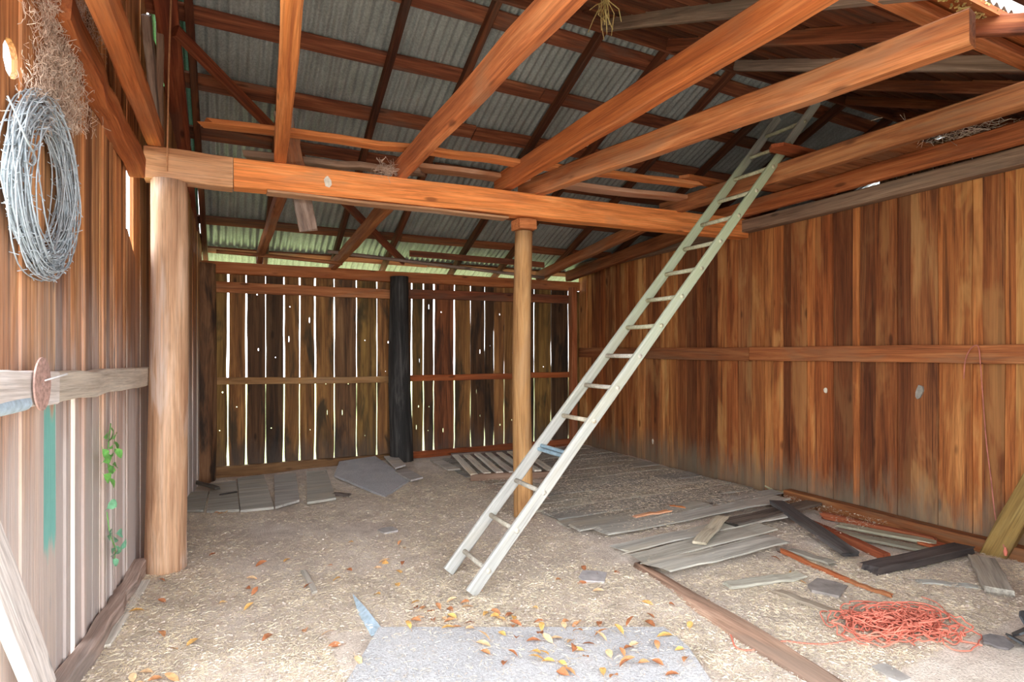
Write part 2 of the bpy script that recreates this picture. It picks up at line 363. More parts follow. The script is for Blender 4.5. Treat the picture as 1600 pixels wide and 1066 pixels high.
# ------------------------------------------------------------------ SETTING: back wall
wall_back = tag(empty('wall_back', (0, 7.85, 0)), kind='structure')
edges = [-0.33, -0.106, 0.074, 0.273, 0.499, 0.709, 0.902, 1.098, 1.341, 1.624, 1.9, 2.15, 2.386, 2.56, 2.715, 3.027, 3.279, 3.506, 3.66, 3.835, 4.08, 4.356, 4.657, 4.979, 5.2]
for i in range(len(edges)-1):
    a, b = edges[i], edges[i+1]; W = b-a; n = 13
    top = 2.47+random.uniform(-0.02, 0.02); bot = random.uniform(-0.02, 0.04)
    g0, g1 = random.choice((0.002, 0.004, 0.006, 0.008)), random.choice((0.002, 0.004, 0.006, 0.009))
    if i < 11: g0, g1 = g0+0.002, g1+0.002
    left = []; right = []; r1 = r2 = 0
    for k in range(n+1):
        x = bot+(top-bot)*k/n
        r1 = max(-0.004, min(0.009, r1+random.uniform(-0.005, 0.005))); r2 = max(-0.004, min(0.009, r2+random.uniform(-0.005, 0.005)))
        rot = 0.012*max(0, 1-k/2) if random.random() < 0.6 else 0
        left.append((x, g0+r1+rot)); right.append((x, W-g1-r2-rot))
    out = left+right[::-1]
    holes = []
    for _ in range(random.choice((1, 2, 2, 3))):
        hx, hy = random.uniform(0.15, 2.2), random.uniform(0.3, 0.7)*W
        hl, hw = random.choice((0.008, 0.012, 0.02, 0.045)), random.uniform(0.004, 0.010)
        if all(abs(hx-q[0]) > 0.12 for q in holes): holes.append((hx, hy, hl, hw))
    hl_ = [[(hx+hl*math.cos(q), hy+hw*math.sin(q)) for q in [k*math.pi/3 for k in range(6)]] for hx, hy, hl, hw in holes]
    tint = random.choice([(1.5, 1.4, 1.0), (1, 1, 1), (0.7, 0.66, 0.64), (1.35, 0.9, 0.75), (1.3, 1.4, 0.9), (0.5, 0.5, 0.5), (1.8, 1.6, 1.2)])
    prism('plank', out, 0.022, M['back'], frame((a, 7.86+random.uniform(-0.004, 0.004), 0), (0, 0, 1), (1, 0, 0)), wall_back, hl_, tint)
beam('top_plate', (-0.3, 7.79, 2.50), (5.15, 7.82, 2.53), 0.10, 0.14, M['beam'], wall_back, seg=10, color=(0.85, 0.8, 0.8))
beam('upper_rail', (-0.1, 7.80, 2.27), (2.12, 7.80, 2.27), 0.07, 0.13, M['joist'], wall_back, seg=6)
beam('upper_rail', (2.3, 7.80, 2.29), (5.1, 7.81, 2.32), 0.07, 0.13, M['red'], wall_back, seg=6)
beam('middle_rail', (-0.12, 7.815, 1.13), (2.15, 7.815, 1.10), 0.05, 0.085, M['log_gold'], wall_back, seg=7)
beam('middle_rail', (2.3, 7.815, 1.11), (5.1, 7.82, 1.12), 0.05, 0.085, M['beam'], wall_back, seg=7, color=(0.8, 0.6, 0.5))
beam('sill', (-0.12, 7.80, 0.03), (2.2, 7.80, 0.015), 0.07, 0.14, M['log_gold'], wall_back, seg=7, color=(0.55, 0.55, 0.6))
beam('sill', (2.3, 7.80, 0.03), (5.1, 7.80, 0.04), 0.07, 0.11, M['beam'], wall_back, seg=7, color=(0.6, 0.45, 0.4))

# ------------------------------------------------------------------ SETTING: right wall
wall_right = tag(empty('wall_right', (5.22, 4.5, 0)), kind='structure')
re = [7.87, 7.66, 7.5, 7.3, 7.14, 6.93, 6.8, 6.62, 6.44, 6.25, 6.1, 5.93, 5.76, 5.62, 5.44, 5.29, 5.13, 4.96, 4.8, 4.66, 4.45, 4.3, 4.167, 4.074, 3.961, 3.80, 3.692, 3.52,
      3.315, 3.267, 3.112, 2.938, 2.814, 2.62, 2.573, 2.383, 2.303, 2.174, 2.097, 1.93, 1.72, 1.55, 1.36, 1.16, 1.0, 0.8, 0.63, 0.48]
tints = [(1, 1, 1), (0.8, 0.7, 0.62), (1.4, 1.45, 1.25), (1.15, 0.95, 0.8), (0.5, 0.42, 0.4), (1.6, 1.75, 1.6), (0.9, 0.8, 0.72), (1.2, 1.15, 1.0), (1.05, 0.85, 0.7)]
last = None
for i in range(len(re)-1):
    a, b = re[i+1], re[i]; W = b-a; lap = i % 2
    n = 6; out = []
    L = 2.95+random.uniform(-0.02, 0.02)
    lo = [(L*k/n, -0.004+random.uniform(-0.006, 0.004)) for k in range(n+1)]; hi = [(L*k/n, W+0.004+random.uniform(-0.004, 0.006)) for k in range(n+1)]
    c = random.choice([t for t in tints if t != last]); last = c
    if W < 0.11: c = (1.45, 1.35, 1.15)
    prism('plank', lo+hi[::-1], 0.02, M['right'], frame((5.21+(0.012 if lap else -0.004)+random.uniform(-0.003, 0.003), a, -0.05), (0, 0, 1), (0, 1, 0)), wall_right, (), c)
beam('middle_rail', (5.165, 7.8, 1.47), (5.165, 4.45, 1.46), 0.05, 0.15, M['joist'], wall_right, seg=8, color=(0.75, 0.68, 0.6))
beam('middle_rail', (5.165, 4.44, 1.465), (5.165, 1.0, 1.48), 0.055, 0.145, M['joist'], wall_right, seg=8, color=(0.95, 0.85, 0.72))
beam('top_plate', (5.13, 7.8, 2.82), (5.13, 1.0, 2.90), 0.12, 0.13, M['grey_timber'], wall_right, seg=10, color=(0.95, 0.85, 0.72))
beam('sill', (5.12, 3.95, 0.03), (5.10, 1.0, 0.03), 0.11, 0.13, M['joist'], wall_right, seg=8, color=(0.62, 0.6, 0.5))
for (zz, ul, vl, sx, sz) in [(0, 1290, 610, 0.02, 0.03), (0, 1020, 690, 0.015, 0.035), (0, 1437, 612, 0.03, 0.06)]:
    p = at_x(ul, vl, 5.185)
    pts = [(sz*math.cos(q)*random.uniform(0.8, 1.1), sx*math.sin(q)*random.uniform(0.8, 1.1)) for q in [k*math.pi/5 for k in range(10)]]
    patch = prism('wall_patch' if ul != 1437 else 'bracket', pts, 0.006 if ul != 1437 else 0.02, M['lime'] if ul != 1437 else M['slate'],
                  frame(p, (0, -0.25 if ul == 1437 else 0, 1), (0, 1, 0)), wall_right, (), (1, 1, 1) if ul != 1437 else (2.0, 2.0, 1.7))

# ------------------------------------------------------------------ SETTING: left wall
wall_left = tag(empty('wall_left', (-0.5, 4.8, 0)), kind='structure')
LD = Vector((0.1, 1, 0)).normalized()
y = 1.05; k = 0; le = [y]
fixed = [2.66, 2.84, 3.055, 3.235, 3.36, 3.435, 3.60, 3.72, 3.84, 3.955, 4.06, 4.17, 4.28, 4.392, 4.60]
while y < 2.5: y += random.uniform(0.12, 0.2); le.append(y)
le = fixed; y = 4.60                              # south of the first board the side is open
while y < 7.75: y += random.uniform(0.10, 0.20); le.append(min(y, 7.84))
ltints = [(1, 1, 0.95), (0.75, 0.68, 0.62), (1.3, 1.25, 1.1), (1.15, 1.0, 0.8), (0.52, 0.46, 0.42), (1.3, 1.4, 1.25), (0.85, 0.78, 0.68)]
def left_plank(a, b, z0, z1, t, mat='left', push=0.0, c=None, jag=(0.0, 0.0), g=0.003):
    W = (b-a)/LD.y; n = 6
    lo = [(z0+(z1-z0)*k/n, g+random.uniform(-0.004, 0.004)) for k in range(n+1)]
    hi = [(z0+(z1-z0)*k/n, W-g+random.uniform(-0.004, 0.004)) for k in range(n+1)]
    hi[-1] = (hi[-1][0]-jag[1], hi[-1][1]); lo[-1] = (lo[-1][0]-jag[0], lo[-1][1])
    off = Vector((1, -0.1, 0)).normalized()*(push-t/2)
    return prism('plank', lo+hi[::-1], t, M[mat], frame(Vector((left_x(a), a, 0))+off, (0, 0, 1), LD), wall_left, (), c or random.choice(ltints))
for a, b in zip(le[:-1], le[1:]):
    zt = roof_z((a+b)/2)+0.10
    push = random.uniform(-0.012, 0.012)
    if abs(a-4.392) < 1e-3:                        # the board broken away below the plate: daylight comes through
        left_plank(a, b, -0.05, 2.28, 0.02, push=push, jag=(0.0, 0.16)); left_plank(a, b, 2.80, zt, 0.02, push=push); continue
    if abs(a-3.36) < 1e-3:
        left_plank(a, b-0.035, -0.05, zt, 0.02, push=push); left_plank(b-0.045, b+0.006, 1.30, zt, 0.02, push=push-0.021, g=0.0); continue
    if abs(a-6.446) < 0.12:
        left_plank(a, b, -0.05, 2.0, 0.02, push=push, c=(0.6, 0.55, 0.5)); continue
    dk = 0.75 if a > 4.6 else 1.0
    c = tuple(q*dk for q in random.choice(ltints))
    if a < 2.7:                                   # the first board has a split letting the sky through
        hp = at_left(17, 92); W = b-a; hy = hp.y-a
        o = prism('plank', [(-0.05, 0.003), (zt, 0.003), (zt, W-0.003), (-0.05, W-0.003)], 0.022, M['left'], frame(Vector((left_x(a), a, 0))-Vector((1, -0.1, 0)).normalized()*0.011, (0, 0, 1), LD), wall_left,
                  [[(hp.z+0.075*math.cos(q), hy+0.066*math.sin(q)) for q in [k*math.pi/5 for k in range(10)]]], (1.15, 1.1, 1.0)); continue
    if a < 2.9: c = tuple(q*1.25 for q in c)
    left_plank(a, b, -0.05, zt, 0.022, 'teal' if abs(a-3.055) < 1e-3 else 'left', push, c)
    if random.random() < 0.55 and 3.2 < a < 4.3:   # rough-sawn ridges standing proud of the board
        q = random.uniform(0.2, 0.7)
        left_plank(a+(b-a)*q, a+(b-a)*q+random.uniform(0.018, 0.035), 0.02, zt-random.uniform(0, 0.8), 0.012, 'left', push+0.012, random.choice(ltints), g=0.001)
p = [at_left(-60, 612, 0.05), at_left(78, 607, 0.05), at_left(80, 606, 0.05), at_left(226, 589, 0.05)]
beam('middle_rail', p[0], p[1], 0.07, 0.135, M['pale'], wall_left, seg=6, color=(1.15, 1.15, 1.2))
beam('middle_rail', p[2], p[3], 0.07, 0.125, M['pale'], wall_left, seg=7, jit=0.008, color=(0.95, 0.9, 0.82))
beam('top_plate', at_left(90, 5, 0.05), at_left(213, 262, 0.05), 0.09, 0.14, M['beam'], wall_left, seg=9, jit=0.012, color=(0.8, 0.72, 0.68))
q0, q1 = at_left(222, 878, 0.05), at_left(60, 1110, 0.05); q0.z = 0.02; q1.z = -0.02
beam('sill', q0, q1, 0.08, 0.16, M['grey_timber'], wall_left, seg=10, jit=0.012, color=(1.5, 1.6, 1.75))
beam('brace', at_left(-30, 830, 0.09), at_left(70, 1090, 0.09), 0.04, 0.15, M['pale'], wall_left, seg=4, color=(1.1, 1.1, 1.15))
beam('stud', (left_x(6.0)+0.07, 5.75, 2.9), (left_x(6.0)+0.07, 5.75, 3.6), 0.09, 0.09, M['red'], wall_left, seg=5)
beam('batten', (left_x(5.2)+0.05, 5.0, 2.9), (left_x(5.2)+0.05, 5.05, 3.95), 0.05, 0.03, M['grey_timber'], wall_left, seg=6, up=(0, 1, 0), color=(1.6, 1.4, 1.2))
beam('brace', (left_x(4.75)+0.06, 4.55, 3.75), (left_x(5)+0.06, 5.02, 3.0), 0.05, 0.11, M['grey_timber'], wall_left, seg=6, jit=0.01)

# far gable of the next bay, beyond the right wall
wall_far = tag(empty('wall_far', (8.5, 4.2, 0)), kind='structure')
y = 0.9
while y < 7.9:
    w = random.uniform(0.17, 0.25)
    beam('plank', (8.5, y+w/2, 0), (8.5, y+w/2, roof_z(y+w/2)+0.08), 0.022, w-0.006, M['back'], wall_far, seg=1, jit=0, cham=0, up=(0, 1, 0)); y += w

for nm, yy in (('wall_front_light_block', 0.45), ('wall_rear_light_block', 7.9)):  # unseen plank walls added to keep daylight off the right side and far bay
    ww = tag(empty(nm, (6.9, yy, 0)), kind='structure'); x = 3.0 if nm == 'wall_front_light_block' else 5.26
    while x < 8.45:
        w = random.uniform(0.18, 0.26); beam('plank', (x+w/2, yy, 0), (x+w/2, yy, roof_z(yy)+0.11), w-0.005, 0.022, M['back'], ww, seg=1, jit=0, cham=0, up=(0, 1, 0)); x += w

# ------------------------------------------------------------------ SETTING: roof
ceiling = tag(empty('ceiling', (2.5, YR, ZR)), kind='structure')
beam('rafter', (-0.37, YR+0.02, ZR+0.04), (-0.29, 8.12, roof_z(8.12)+0.04), 0.15, 0.08, M['red'], ceiling, seg=6, color=(1.2, 0.95, 0.9))
RX = [-0.22, 0.45, 1.28, 1.97, 2.98, 3.70, 4.56, 5.4, 6.3, 7.2, 8.1]
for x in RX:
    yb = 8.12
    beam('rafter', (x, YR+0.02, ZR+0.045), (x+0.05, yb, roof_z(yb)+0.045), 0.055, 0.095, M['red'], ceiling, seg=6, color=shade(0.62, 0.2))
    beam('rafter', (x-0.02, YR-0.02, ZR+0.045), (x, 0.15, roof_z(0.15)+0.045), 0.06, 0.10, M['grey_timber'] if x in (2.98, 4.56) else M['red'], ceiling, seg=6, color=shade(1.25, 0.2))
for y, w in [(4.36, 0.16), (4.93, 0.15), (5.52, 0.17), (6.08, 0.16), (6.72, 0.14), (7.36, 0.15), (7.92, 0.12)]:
    for x0, x1 in ((-0.5, 2.45+random.uniform(-0.4, 0.4)), (None, 5.4), (None, 8.5)):
        x0 = xe if x0 is None else x0
        s = Vector((0, 1, -PITCH)).normalized(); z = roof_z(y)+0.105
        beam('purlin', (x0, y, z), (x1-0.01, y+random.uniform(-0.03, 0.03), z), w, 0.025, M['red'], ceiling, seg=6, jit=0.008, cham=0.003,
             up=Vector((0, PITCH, 1)).normalized(), color=shade(1.1, 0.35)); xe = x1
y = YR-0.06
while y > 0.3:                                     # front slope: rough boards laid side by side
    if 1.30 < y < 1.74: y = 1.42; 
    w = random.uniform(0.15, 0.24)
    for x0, x1 in ((-0.80, 2.2+random.uniform(-0.9, 0.9)), (None, 5.2+random.uniform(-0.6, 0.6)), (None, 8.5)):
        x0 = xe if x0 is None else x0
        z = roof_z(y-w/2)+0.108+random.uniform(-0.004, 0.004)
        beam('sheathing_board', (x0, y-w/2, z), (x1-0.015, y-w/2+random.uniform(-0.02, 0.02), z), w-0.02, 0.024, M['red'], ceiling, seg=5, jit=0.006, cham=0,
             up=Vector((0, -PITCH, 1)).normalized(), color=shade(0.75, 0.4)); xe = x1
    y -= w
beam('ridge_board', (-0.6, YR, ZR+0.06), (8.5, YR, ZR+0.06), 0.03, 0.15, M['red'], ceiling, seg=8)
def tin_sheet(x0, y0, y1, mat, name='corrugated_sheet', w=0.665):
    pitch, amp, spw = 0.0762, 0.0135, 8
    nw = w/pitch; n = int(nw*spw); V = []; F = []
    for i in range(n+1):
        x = w*i/n; z = amp*math.sin(2*math.pi*x/pitch)
        for j in range(3):
            V.append((x, y0+(y1-y0)*j/2, z+roof_z(y0+(y1-y0)*j/2)))
    for i in range(n):
        for j in range(2): F.append((i*3+j, (i+1)*3+j, (i+1)*3+j+1, i*3+j+1))
    o = link(name, V, F, mat, ceiling, Matrix.Translation((x0, 0, 0.135+random.uniform(0, 0.006))), True, (1, 1, 1)); return o
x = -0.22
while x < 8.5:
    tin_sheet(x, YR+0.01, 6.35, M['tin']); tin_sheet(x+0.004, 6.20, 8.28+random.uniform(-0.03, 0.03), M['tin'])
    tin_sheet(x, YR-0.01, 1.54, M['tin']); tin_sheet(x, 1.42, 0.12, M['tin']); x += 0.61
tin_sheet(-0.48, YR+0.01, 8.2, M['tin_green_lit'], 'corrugated_strip', 0.26); tin_sheet(-0.84, YR-0.01, 1.54, M['tin'], w=0.66)
beam('sheathing_board', (-1.1, 1.635, roof_z(1.635)+0.105), (8.5, 1.625, roof_z(1.63)+0.105), 0.19, 0.026, M['beam'], ceiling, seg=14, jit=0.006, cham=0, up=Vector((0, -PITCH, 1)).normalized(), color=(0.9, 0.8, 0.7))
beam('front_plate', (-0.9, 1.74, 3.285), (8.5, 1.74, 3.285), 0.09, 0.065, M['joist'], ceiling, seg=10, color=(1.2, 1.05, 0.95))

# ------------------------------------------------------------------ frame of the building: posts, beams, joists
t = empty('cross_beam', (-0.5, 4.6, 2.765))
beam('timber', (0.08, 4.60, 2.765), (5.17, 4.55, 2.84), 0.15, 0.205, M['beam'], t, seg=14, jit=0.004, color=(1.62, 1.62, 1.45))
tag(beam('end_piece', (-0.46, 4.60, 2.765), (0.075, 4.60, 2.765), 0.15, 0.215, M['log'], t, seg=4, color=(1.0, 0.85, 0.7)), 'paler end piece')
tag(beam('lower_strip', (0.3, 4.58, 2.655), (2.25, 4.58, 2.672), 0.13, 0.02, M['log'], t, seg=6, color=(0.8, 0.7, 0.62)), 'rough greyish strip under the timber')
pt = [(0.05*math.cos(q)*random.uniform(.7, 1.1), 0.03*math.sin(q)*random.uniform(.7, 1.1)) for q in [k*math.pi/5 for k in range(10)]]
tag(prism('dropping', pt, 0.008, M['lime'], frame(at_y(512, 285, 4.518), (0, 0, 1), (1, 0, 0)), t), 'dried white splash')
tag(t, 'long orange cross beam spanning the barn on two log posts', 'beam')

tag(log('log_post', (-0.325, 4.58, -0.06), (-0.33, 4.6, 2.66), 0.132, 0.112, M['log'], bumpy=0.03), 'thick pale pinkish log post under the left end of the cross beam', 'post')
t = empty('log_post', (2.45, 4.62, -0.05))
log('trunk', (2.45, 4.63, -0.05), (2.45, 4.62, 2.58), 0.088, 0.08, M['log_gold'], t, bumpy=0.03)
tag(beam('cap_block', (2.36, 4.60, 2.63), (2.53, 4.60, 2.64), 0.17, 0.09, M['beam'], t, seg=2), 'sawn block on top')
tag(t, 'slim golden log post standing in the middle behind the ladder', 'post')
tag(log('log_post', (-0.19, 7.62, -0.05), (-0.17, 7.66, 2.52), 0.135, 0.115, M['log_dark'], bumpy=0.06), 'brown scorched log post in the back left corner', 'post')
tag(log('log_post', (2.17, 7.60, -0.05), (2.15, 7.66, 2.50), 0.155, 0.12, M['charred'], bumpy=0.05), 'black charred log post against the middle of the slatted back wall', 'post')
tag(beam('corner_post', (4.98, 7.70, 0), (4.98, 7.72, 2.5), 0.10, 0.10, M['joist'], seg=6, up=(0, 1, 0), color=(1.0, 0.85, 0.8)), 'squared reddish post in the back right corner', 'post')

JO = [('joist', (-0.47, 1.4, 2.965), (-0.40, 4.68, 2.955), 0.085, 0.16, 'beam', (0.95, 0.85, 0.75), 'rough-edged orange joist running close beside the left wall'),
      ('joist', (0.19, 1.4, 2.985), (0.40, 4.70, 2.945), 0.085, 0.15, 'beam', (1.0, 0.95, 0.85), 'orange joist meeting the beam beside a split grey stub'),
      ('joist', (1.27, 1.4, 2.985), (1.30, 4.72, 2.965), 0.075, 0.17, 'joist', (1.15, 0.95, 0.85), 'reddish joist with a straw tuft where it meets the cross beam'),
      ('joist', (2.24, 1.4, 3.03), (2.26, 4.75, 3.01), 0.095, 0.17, 'beam', (0.88, 0.72, 0.6), 'deep orange joist landing on the beam above the middle post'),
      ('joist', (3.11, 1.42, 2.99), (2.50, 4.75, 2.98), 0.095, 0.165, 'joist', (1.2, 1.1, 1.0), 'skewed joist whose near end shows under the front eave'),
      ('joist', (4.19, 1.4, 2.99), (4.19, 4.75, 2.99), 0.085, 0.15, 'joist', (0.85, 0.85, 0.8), 'brown joist the top of the ladder rests on'),
      ('joist', (4.97, 1.4, 3.02), (4.97, 4.78, 3.0), 0.085, 0.15, 'joist', (1.05, 0.85, 0.72), 'orange-brown joist just above the right wall plate'),
      ('rear_joist', (0.44, 4.75, 2.80), (0.42, 7.78, 2.63), 0.075, 0.11, 'joist', (0.8, 0.72, 0.7), 'brown rear joist running back from the split stub'),
      ('rear_joist', (1.31, 4.72, 2.80), (1.31, 7.78, 2.62), 0.07, 0.14, 'joist', (0.85, 0.8, 0.65), 'flaking rear joist between the split stub and the charred post'),
      ('rear_joist', (4.22, 4.80, 2.93), (4.38, 7.78, 2.65), 0.085, 0.13, 'joist', (0.95, 0.82, 0.7), 'rear joist slanting down behind the golden middle post'),
      ('rear_joist', (4.93, 4.85, 2.93), (4.93, 7.78, 2.68), 0.10, 0.15, 'joist', (0.62, 0.55, 0.5), 'dark rear joist along the top of the right wall')]
for n, a, b, w, h, m, c, lab in JO:
    tag(beam(n, a, b, w, h, M[m], seg=9, jit=0.005, cham=0.01, color=c), lab, 'joist', 'ceiling joists' if n == 'joist' else 'joists behind the cross beam')
tag(beam('wind_brace', (-0.297, 4.911, 3.86), (2.188, 7.58, 2.70), 0.04, 0.10, M['red'], seg=6, color=(1.1, 0.9, 0.8)), 'dark red diagonal brace crossing under the tin roof', 'brace')
tag(beam('stored_plank', at_z(323, 192, 3.10), at_z(1088, 290, 3.06), 0.13, 0.035, M['beam'], seg=14, jit=0.010, rag=0.06, color=(1.15, 1.15, 1.1)), 'long splintered orange plank lying across the joists behind the beam', 'plank')
tag(beam('stored_plank', at_z(655, 262, 3.07), at_z(1080, 312, 3.03), 0.16, 0.04, M['log'], seg=8, jit=0.008, rag=0.03, color=(0.8, 0.6, 0.5)), 'wide reddish plank beside the splintered one, right of centre', 'plank')
tag(beam('stored_plank', at_z(386, 243, 3.05), at_z(660, 270, 3.03), 0.10, 0.05, M['grey_timber'], seg=8, jit=0.008, rag=0.04, color=(1.3, 1.15, 1.0)), 'shorter greyish plank stored just behind the cross beam', 'plank')
tag(beam('strut', at_y(441, 178, 4.80), at_y(483, 358, 4.80), 0.03, 0.14, M['grey_timber'], seg=6, jit=0.008, rag=0.02, up=(1, 0, 0.2)), 'grey weathered board hanging down past the cross beam', 'board')
tag(beam('split_stub', at_y(452, 214, 4.66), at_y(462, 268, 4.66), 0.08, 0.15, M['joist'], seg=4, jit=0.012, rag=0.03, up=(1, 0, 0), color=(0.85, 0.8, 0.8)), 'split brown wood stub on top of the cross beam', 'block')
tag(tube('tie_pole', smooth_path([at_y(338, 393, 7.3), at_y(440, 402, 7.3), at_y(535, 412, 7.3)], 4), 0.022, M['joist'], color=(0.8, 0.8, 0.8)), 'thin brown pole under the eave left of the charred post', 'pole')
tag(tube('tie_pole', smooth_path([at_y(512, 393, 7.25), at_y(700, 416, 7.25), at_y(850, 434, 7.25)], 4), 0.022, M['grey_timber']), 'thin greyish pole passing above the charred post', 'pole')
tag(beam('tie_board', at_y(640, 396, 7.2), at_y(850, 414, 7.2), 0.03, 0.08, M['red'], seg=5), 'narrow red board under the tin eave', 'board')
# loft boards over the right-hand joists
for k, o_ in enumerate(('first', 'second', 'third', 'fourth', 'fifth', 'sixth', 'seventh')):
    yy = 2.62+0.208*k
    tag(beam('loft_board', (4.25, yy, 3.085), (5.22, yy+random.uniform(-0.008, 0.008), 3.10+random.uniform(0, 0.008)), 0.195, 0.025, M['joist'], seg=4, color=shade(0.8, 0.2)),
        '%s red loft board above the right joists, counted from the open front' % o_, 'board', 'loft boards')
def pointed(name, p, L, w, lab, c):
    out = [(-0.0, 0), (0.07, w/2), (L, w/2), (L, -w/2), (0.05, -w/2)]
    tag(prism(name, out, 0.028, M['beam'], frame(p, (1, 0.02, 0.01), (0, 1, 0)), color=c), lab, 'board', 'loft boards')
pointed('loft_board', at_z(1061, 277, 3.10), 1.0, 0.16, 'pale orange loft board with a pointed end left of the ladder', (0.9, 0.85, 0.8))
pointed('loft_board', at_z(1205, 228, 3.14), 0.75, 0.15, 'red pointed loft board right of the ladder top', (0.6, 0.42, 0.42))
# braces
a = at_x(1548, 876, 5.05); b = at_x(1640, 715, 5.05)
tag(beam('wall_brace', a, b, 0.07, 0.15, M['log_gold'], seg=5, color=(0.62, 0.72, 0.55)), 'mossy slanted brace at the foot of the right wall', 'brace')

# ------------------------------------------------------------------ ladder
t = empty('wooden_ladder', (1.38, 3.5, 0)); A = math.atan2(3.68, 3.28); LV = Vector((math.cos(A), 0, math.sin(A)))
for yy in (3.31, 3.71):
    o = beam('rail', Vector((1.385, yy, -0.01)), Vector((1.385, yy, -0.01))+LV*4.95, 0.038, 0.085, M['ladder'], t, seg=12, jit=0.002, cham=0.010, up=(0, 0, 1), taper=0.88, color=(1, 1, 1))
for k in range(16):
    s = 0.17+0.3*k; c = Vector((1.385, 0, -0.01))+LV*s
    if k == 3:
        r = link('rung', [], [], None, t) if False else None
        V, F = [], []
        for dz in (-0.016, 0.016):
            tube_data([Vector((0, -0.2, 0))+LV*dz, Vector((0, 0.2, 0))+LV*dz], 0.014, 8, V, F)
        r = link('rung', V, F, M['steel_blue'], t, Matrix.Translation((c.x, 3.51, c.z)), True)
        r['label'] = 'blue-grey metal replacement rung'; continue
    tube('rung', [(c.x, 3.285, c.z), (c.x, 3.51, c.z-0.002), (c.x, 3.735, c.z)], 0.0165, M['rung'], t, n=10, color=shade(1, 0.08) if k < 7 else (0.95, 1.0, 0.85))
tag(t, 'tall pale wooden ladder leaning up to the loft joists, greenish towards the top', 'ladder')

# ------------------------------------------------------------------ left wall hangings
t = empty('barbed_wire_coil', at_left(52, 290, 0.06)); V, F, BV, BF = [], [], [], []
cc = at_left(48, 288, 0.0); o0 = at_left(52, 290, 0.06); IN = Vector((1, -0.1, 0)).normalized()
for i in range(54):
    ry = random.uniform(0.185, 0.32); rz = ry+random.uniform(0.035, 0.06)
    if i > 49: ry, rz = 0.315, 0.36
    oy, oz = random.uniform(-0.025, 0.025), random.uniform(-0.035, 0.015); dp = random.uniform(0.015, 0.085); ph = random.uniform(0, 6)
    pts = []
    for q in range(44):
        ang = 2*math.pi*q/44
        w = 1+0.02*math.sin(3*ang+ph)+0.015*math.sin(7*ang+ph*2)
        squeeze = 1-0.16*max(0, math.sin(ang))
        pts.append(cc-o0+LD*(oy+ry*w*squeeze*math.cos(ang))+Vector((0, 0, oz+rz*w*math.sin(ang)))+IN*(dp+0.012*math.sin(2*ang+ph)))
    tube_data(pts, 0.003, 4, V, F, closed=True)
    for q in range(0, 44, 2):
        p = pts[(q+i) % 44]; dv = Vector((random.gauss(0, 1), random.gauss(0, 1), random.gauss(0, 1))).normalized()*0.016
        tube_data([p-dv, p+dv], 0.0019, 3, BV, BF)
link('wire', V, F, M['wire'], t, Matrix.Translation(o0), True)
bo = link('barbs', BV, BF, M['wire'], t, Matrix.Translation(o0)); bo['kind'] = 'stuff'
tube('loose_end', smooth_path([at_left(12, 150, 0.08), at_left(25, 178, 0.09), at_left(40, 215, 0.1), at_left(55, 245, 0.09), at_left(52, 258, 0.08), at_left(38, 252, 0.08)], 5), 0.0034, M['wire'], t, n=5)
tag(t, 'coil of grey barbed wire hanging on the left board wall', 'wire coil')

pc = at_left(66, 600, 0.095); r_ = 0.10
pts = [(r_*1.02*math.cos(q), r_*0.78*math.sin(q)) for q in [k*math.pi/14 for k in range(28)]]
hole = [(0.012*math.cos(q), 0.012*math.sin(q)) for q in [k*math.pi/4 for k in range(8)]]
t = prism('rusty_disc', pts, 0.006, M['rust'], frame(pc, (0, 0, 1), LD), None, [hole], (1, 1, 1))
t['_w'] = [x for r in t.matrix_basis for x in r]
tube('nail', [pc-IN*0.03, pc+IN*0.07+Vector((0, 0.05, 0.035))], 0.004, M['nail'], t, n=8)
tag(t, 'rusty oval iron disc nailed to the pale rail of the left wall', 'disc')
p = at_left(30, 631, 0.06); V, F = [], []
tube_data([LD*-0.25, LD*-0.1, LD*0.03], [0.03, 0.03, 0.029], 16, V, F); tube_data([LD*0.03, LD*-0.1], [0.024, 0.024], 16, V, F)
tag(link('pipe_stub', V, F, M['blue'], None, Matrix.Translation(p), True), 'pale blue pipe end lying along the left wall under the rail', 'pipe')

def leaf_mesh(L, W, mat, curl=0.15, cup=0.1):
    xs = [0, 0.2, 0.5, 0.8, 1.0]; hw = [0.05, 0.75, 1.0, 0.6, 0.02]; V = []; F = []
    for x, h in zip(xs, hw):
        z = curl*L*math.sin(math.pi*x*0.9)
        V += [(x*L, -h*W/2, z+cup*W*h), (x*L, 0, z), (x*L, h*W/2, z+cup*W*h)]
    for i in range(4):
        for j in range(2): F.append((i*3+j, (i+1)*3+j, (i+1)*3+j+1, i*3+j+1))
    V += [(-0.3*L, -0.012*L, 0.0), (-0.3*L, 0.012*L, 0.0)]; F.append((len(V)-2, 0, 2, len(V)-1))
    me = bpy.data.meshes.new('leaf'); me.from_pydata(V, [], F); me.materials.append(mat)
    me.polygons.foreach_set('use_smooth', [True]*len(me.polygons)); return me
def vine(path, leaves, mat, lab):
    base = Vector(path[0]); t = empty('vine', base)
    tube('stem', smooth_path(path, 5), 0.003, M['leaf_green'], t, n=5)
    lm = leaf_mesh(0.072, 0.05, mat)
    for (u, v) in leaves:
        o = bpy.data.objects.new('leaf', lm); COL.objects.link(o)
        X = Vector((0.25*random.uniform(0.3, 1), random.uniform(-1, 1), random.uniform(-0.8, 0.5))).normalized()
        mw = frame(at_left(u, v, 0.05+random.uniform(0, 0.03)), X, IN.cross(X)+Vector((0, 0, 0.01)))
        place(o, t, mw @ Matrix.Rotation(random.uniform(-0.5, 0.5), 4, 'X') @ Matrix.Scale(random.uniform(0.75, 1.15), 4)); o.color = (*shade(1, 0.25), 1)
    tag(t, lab, 'vine')
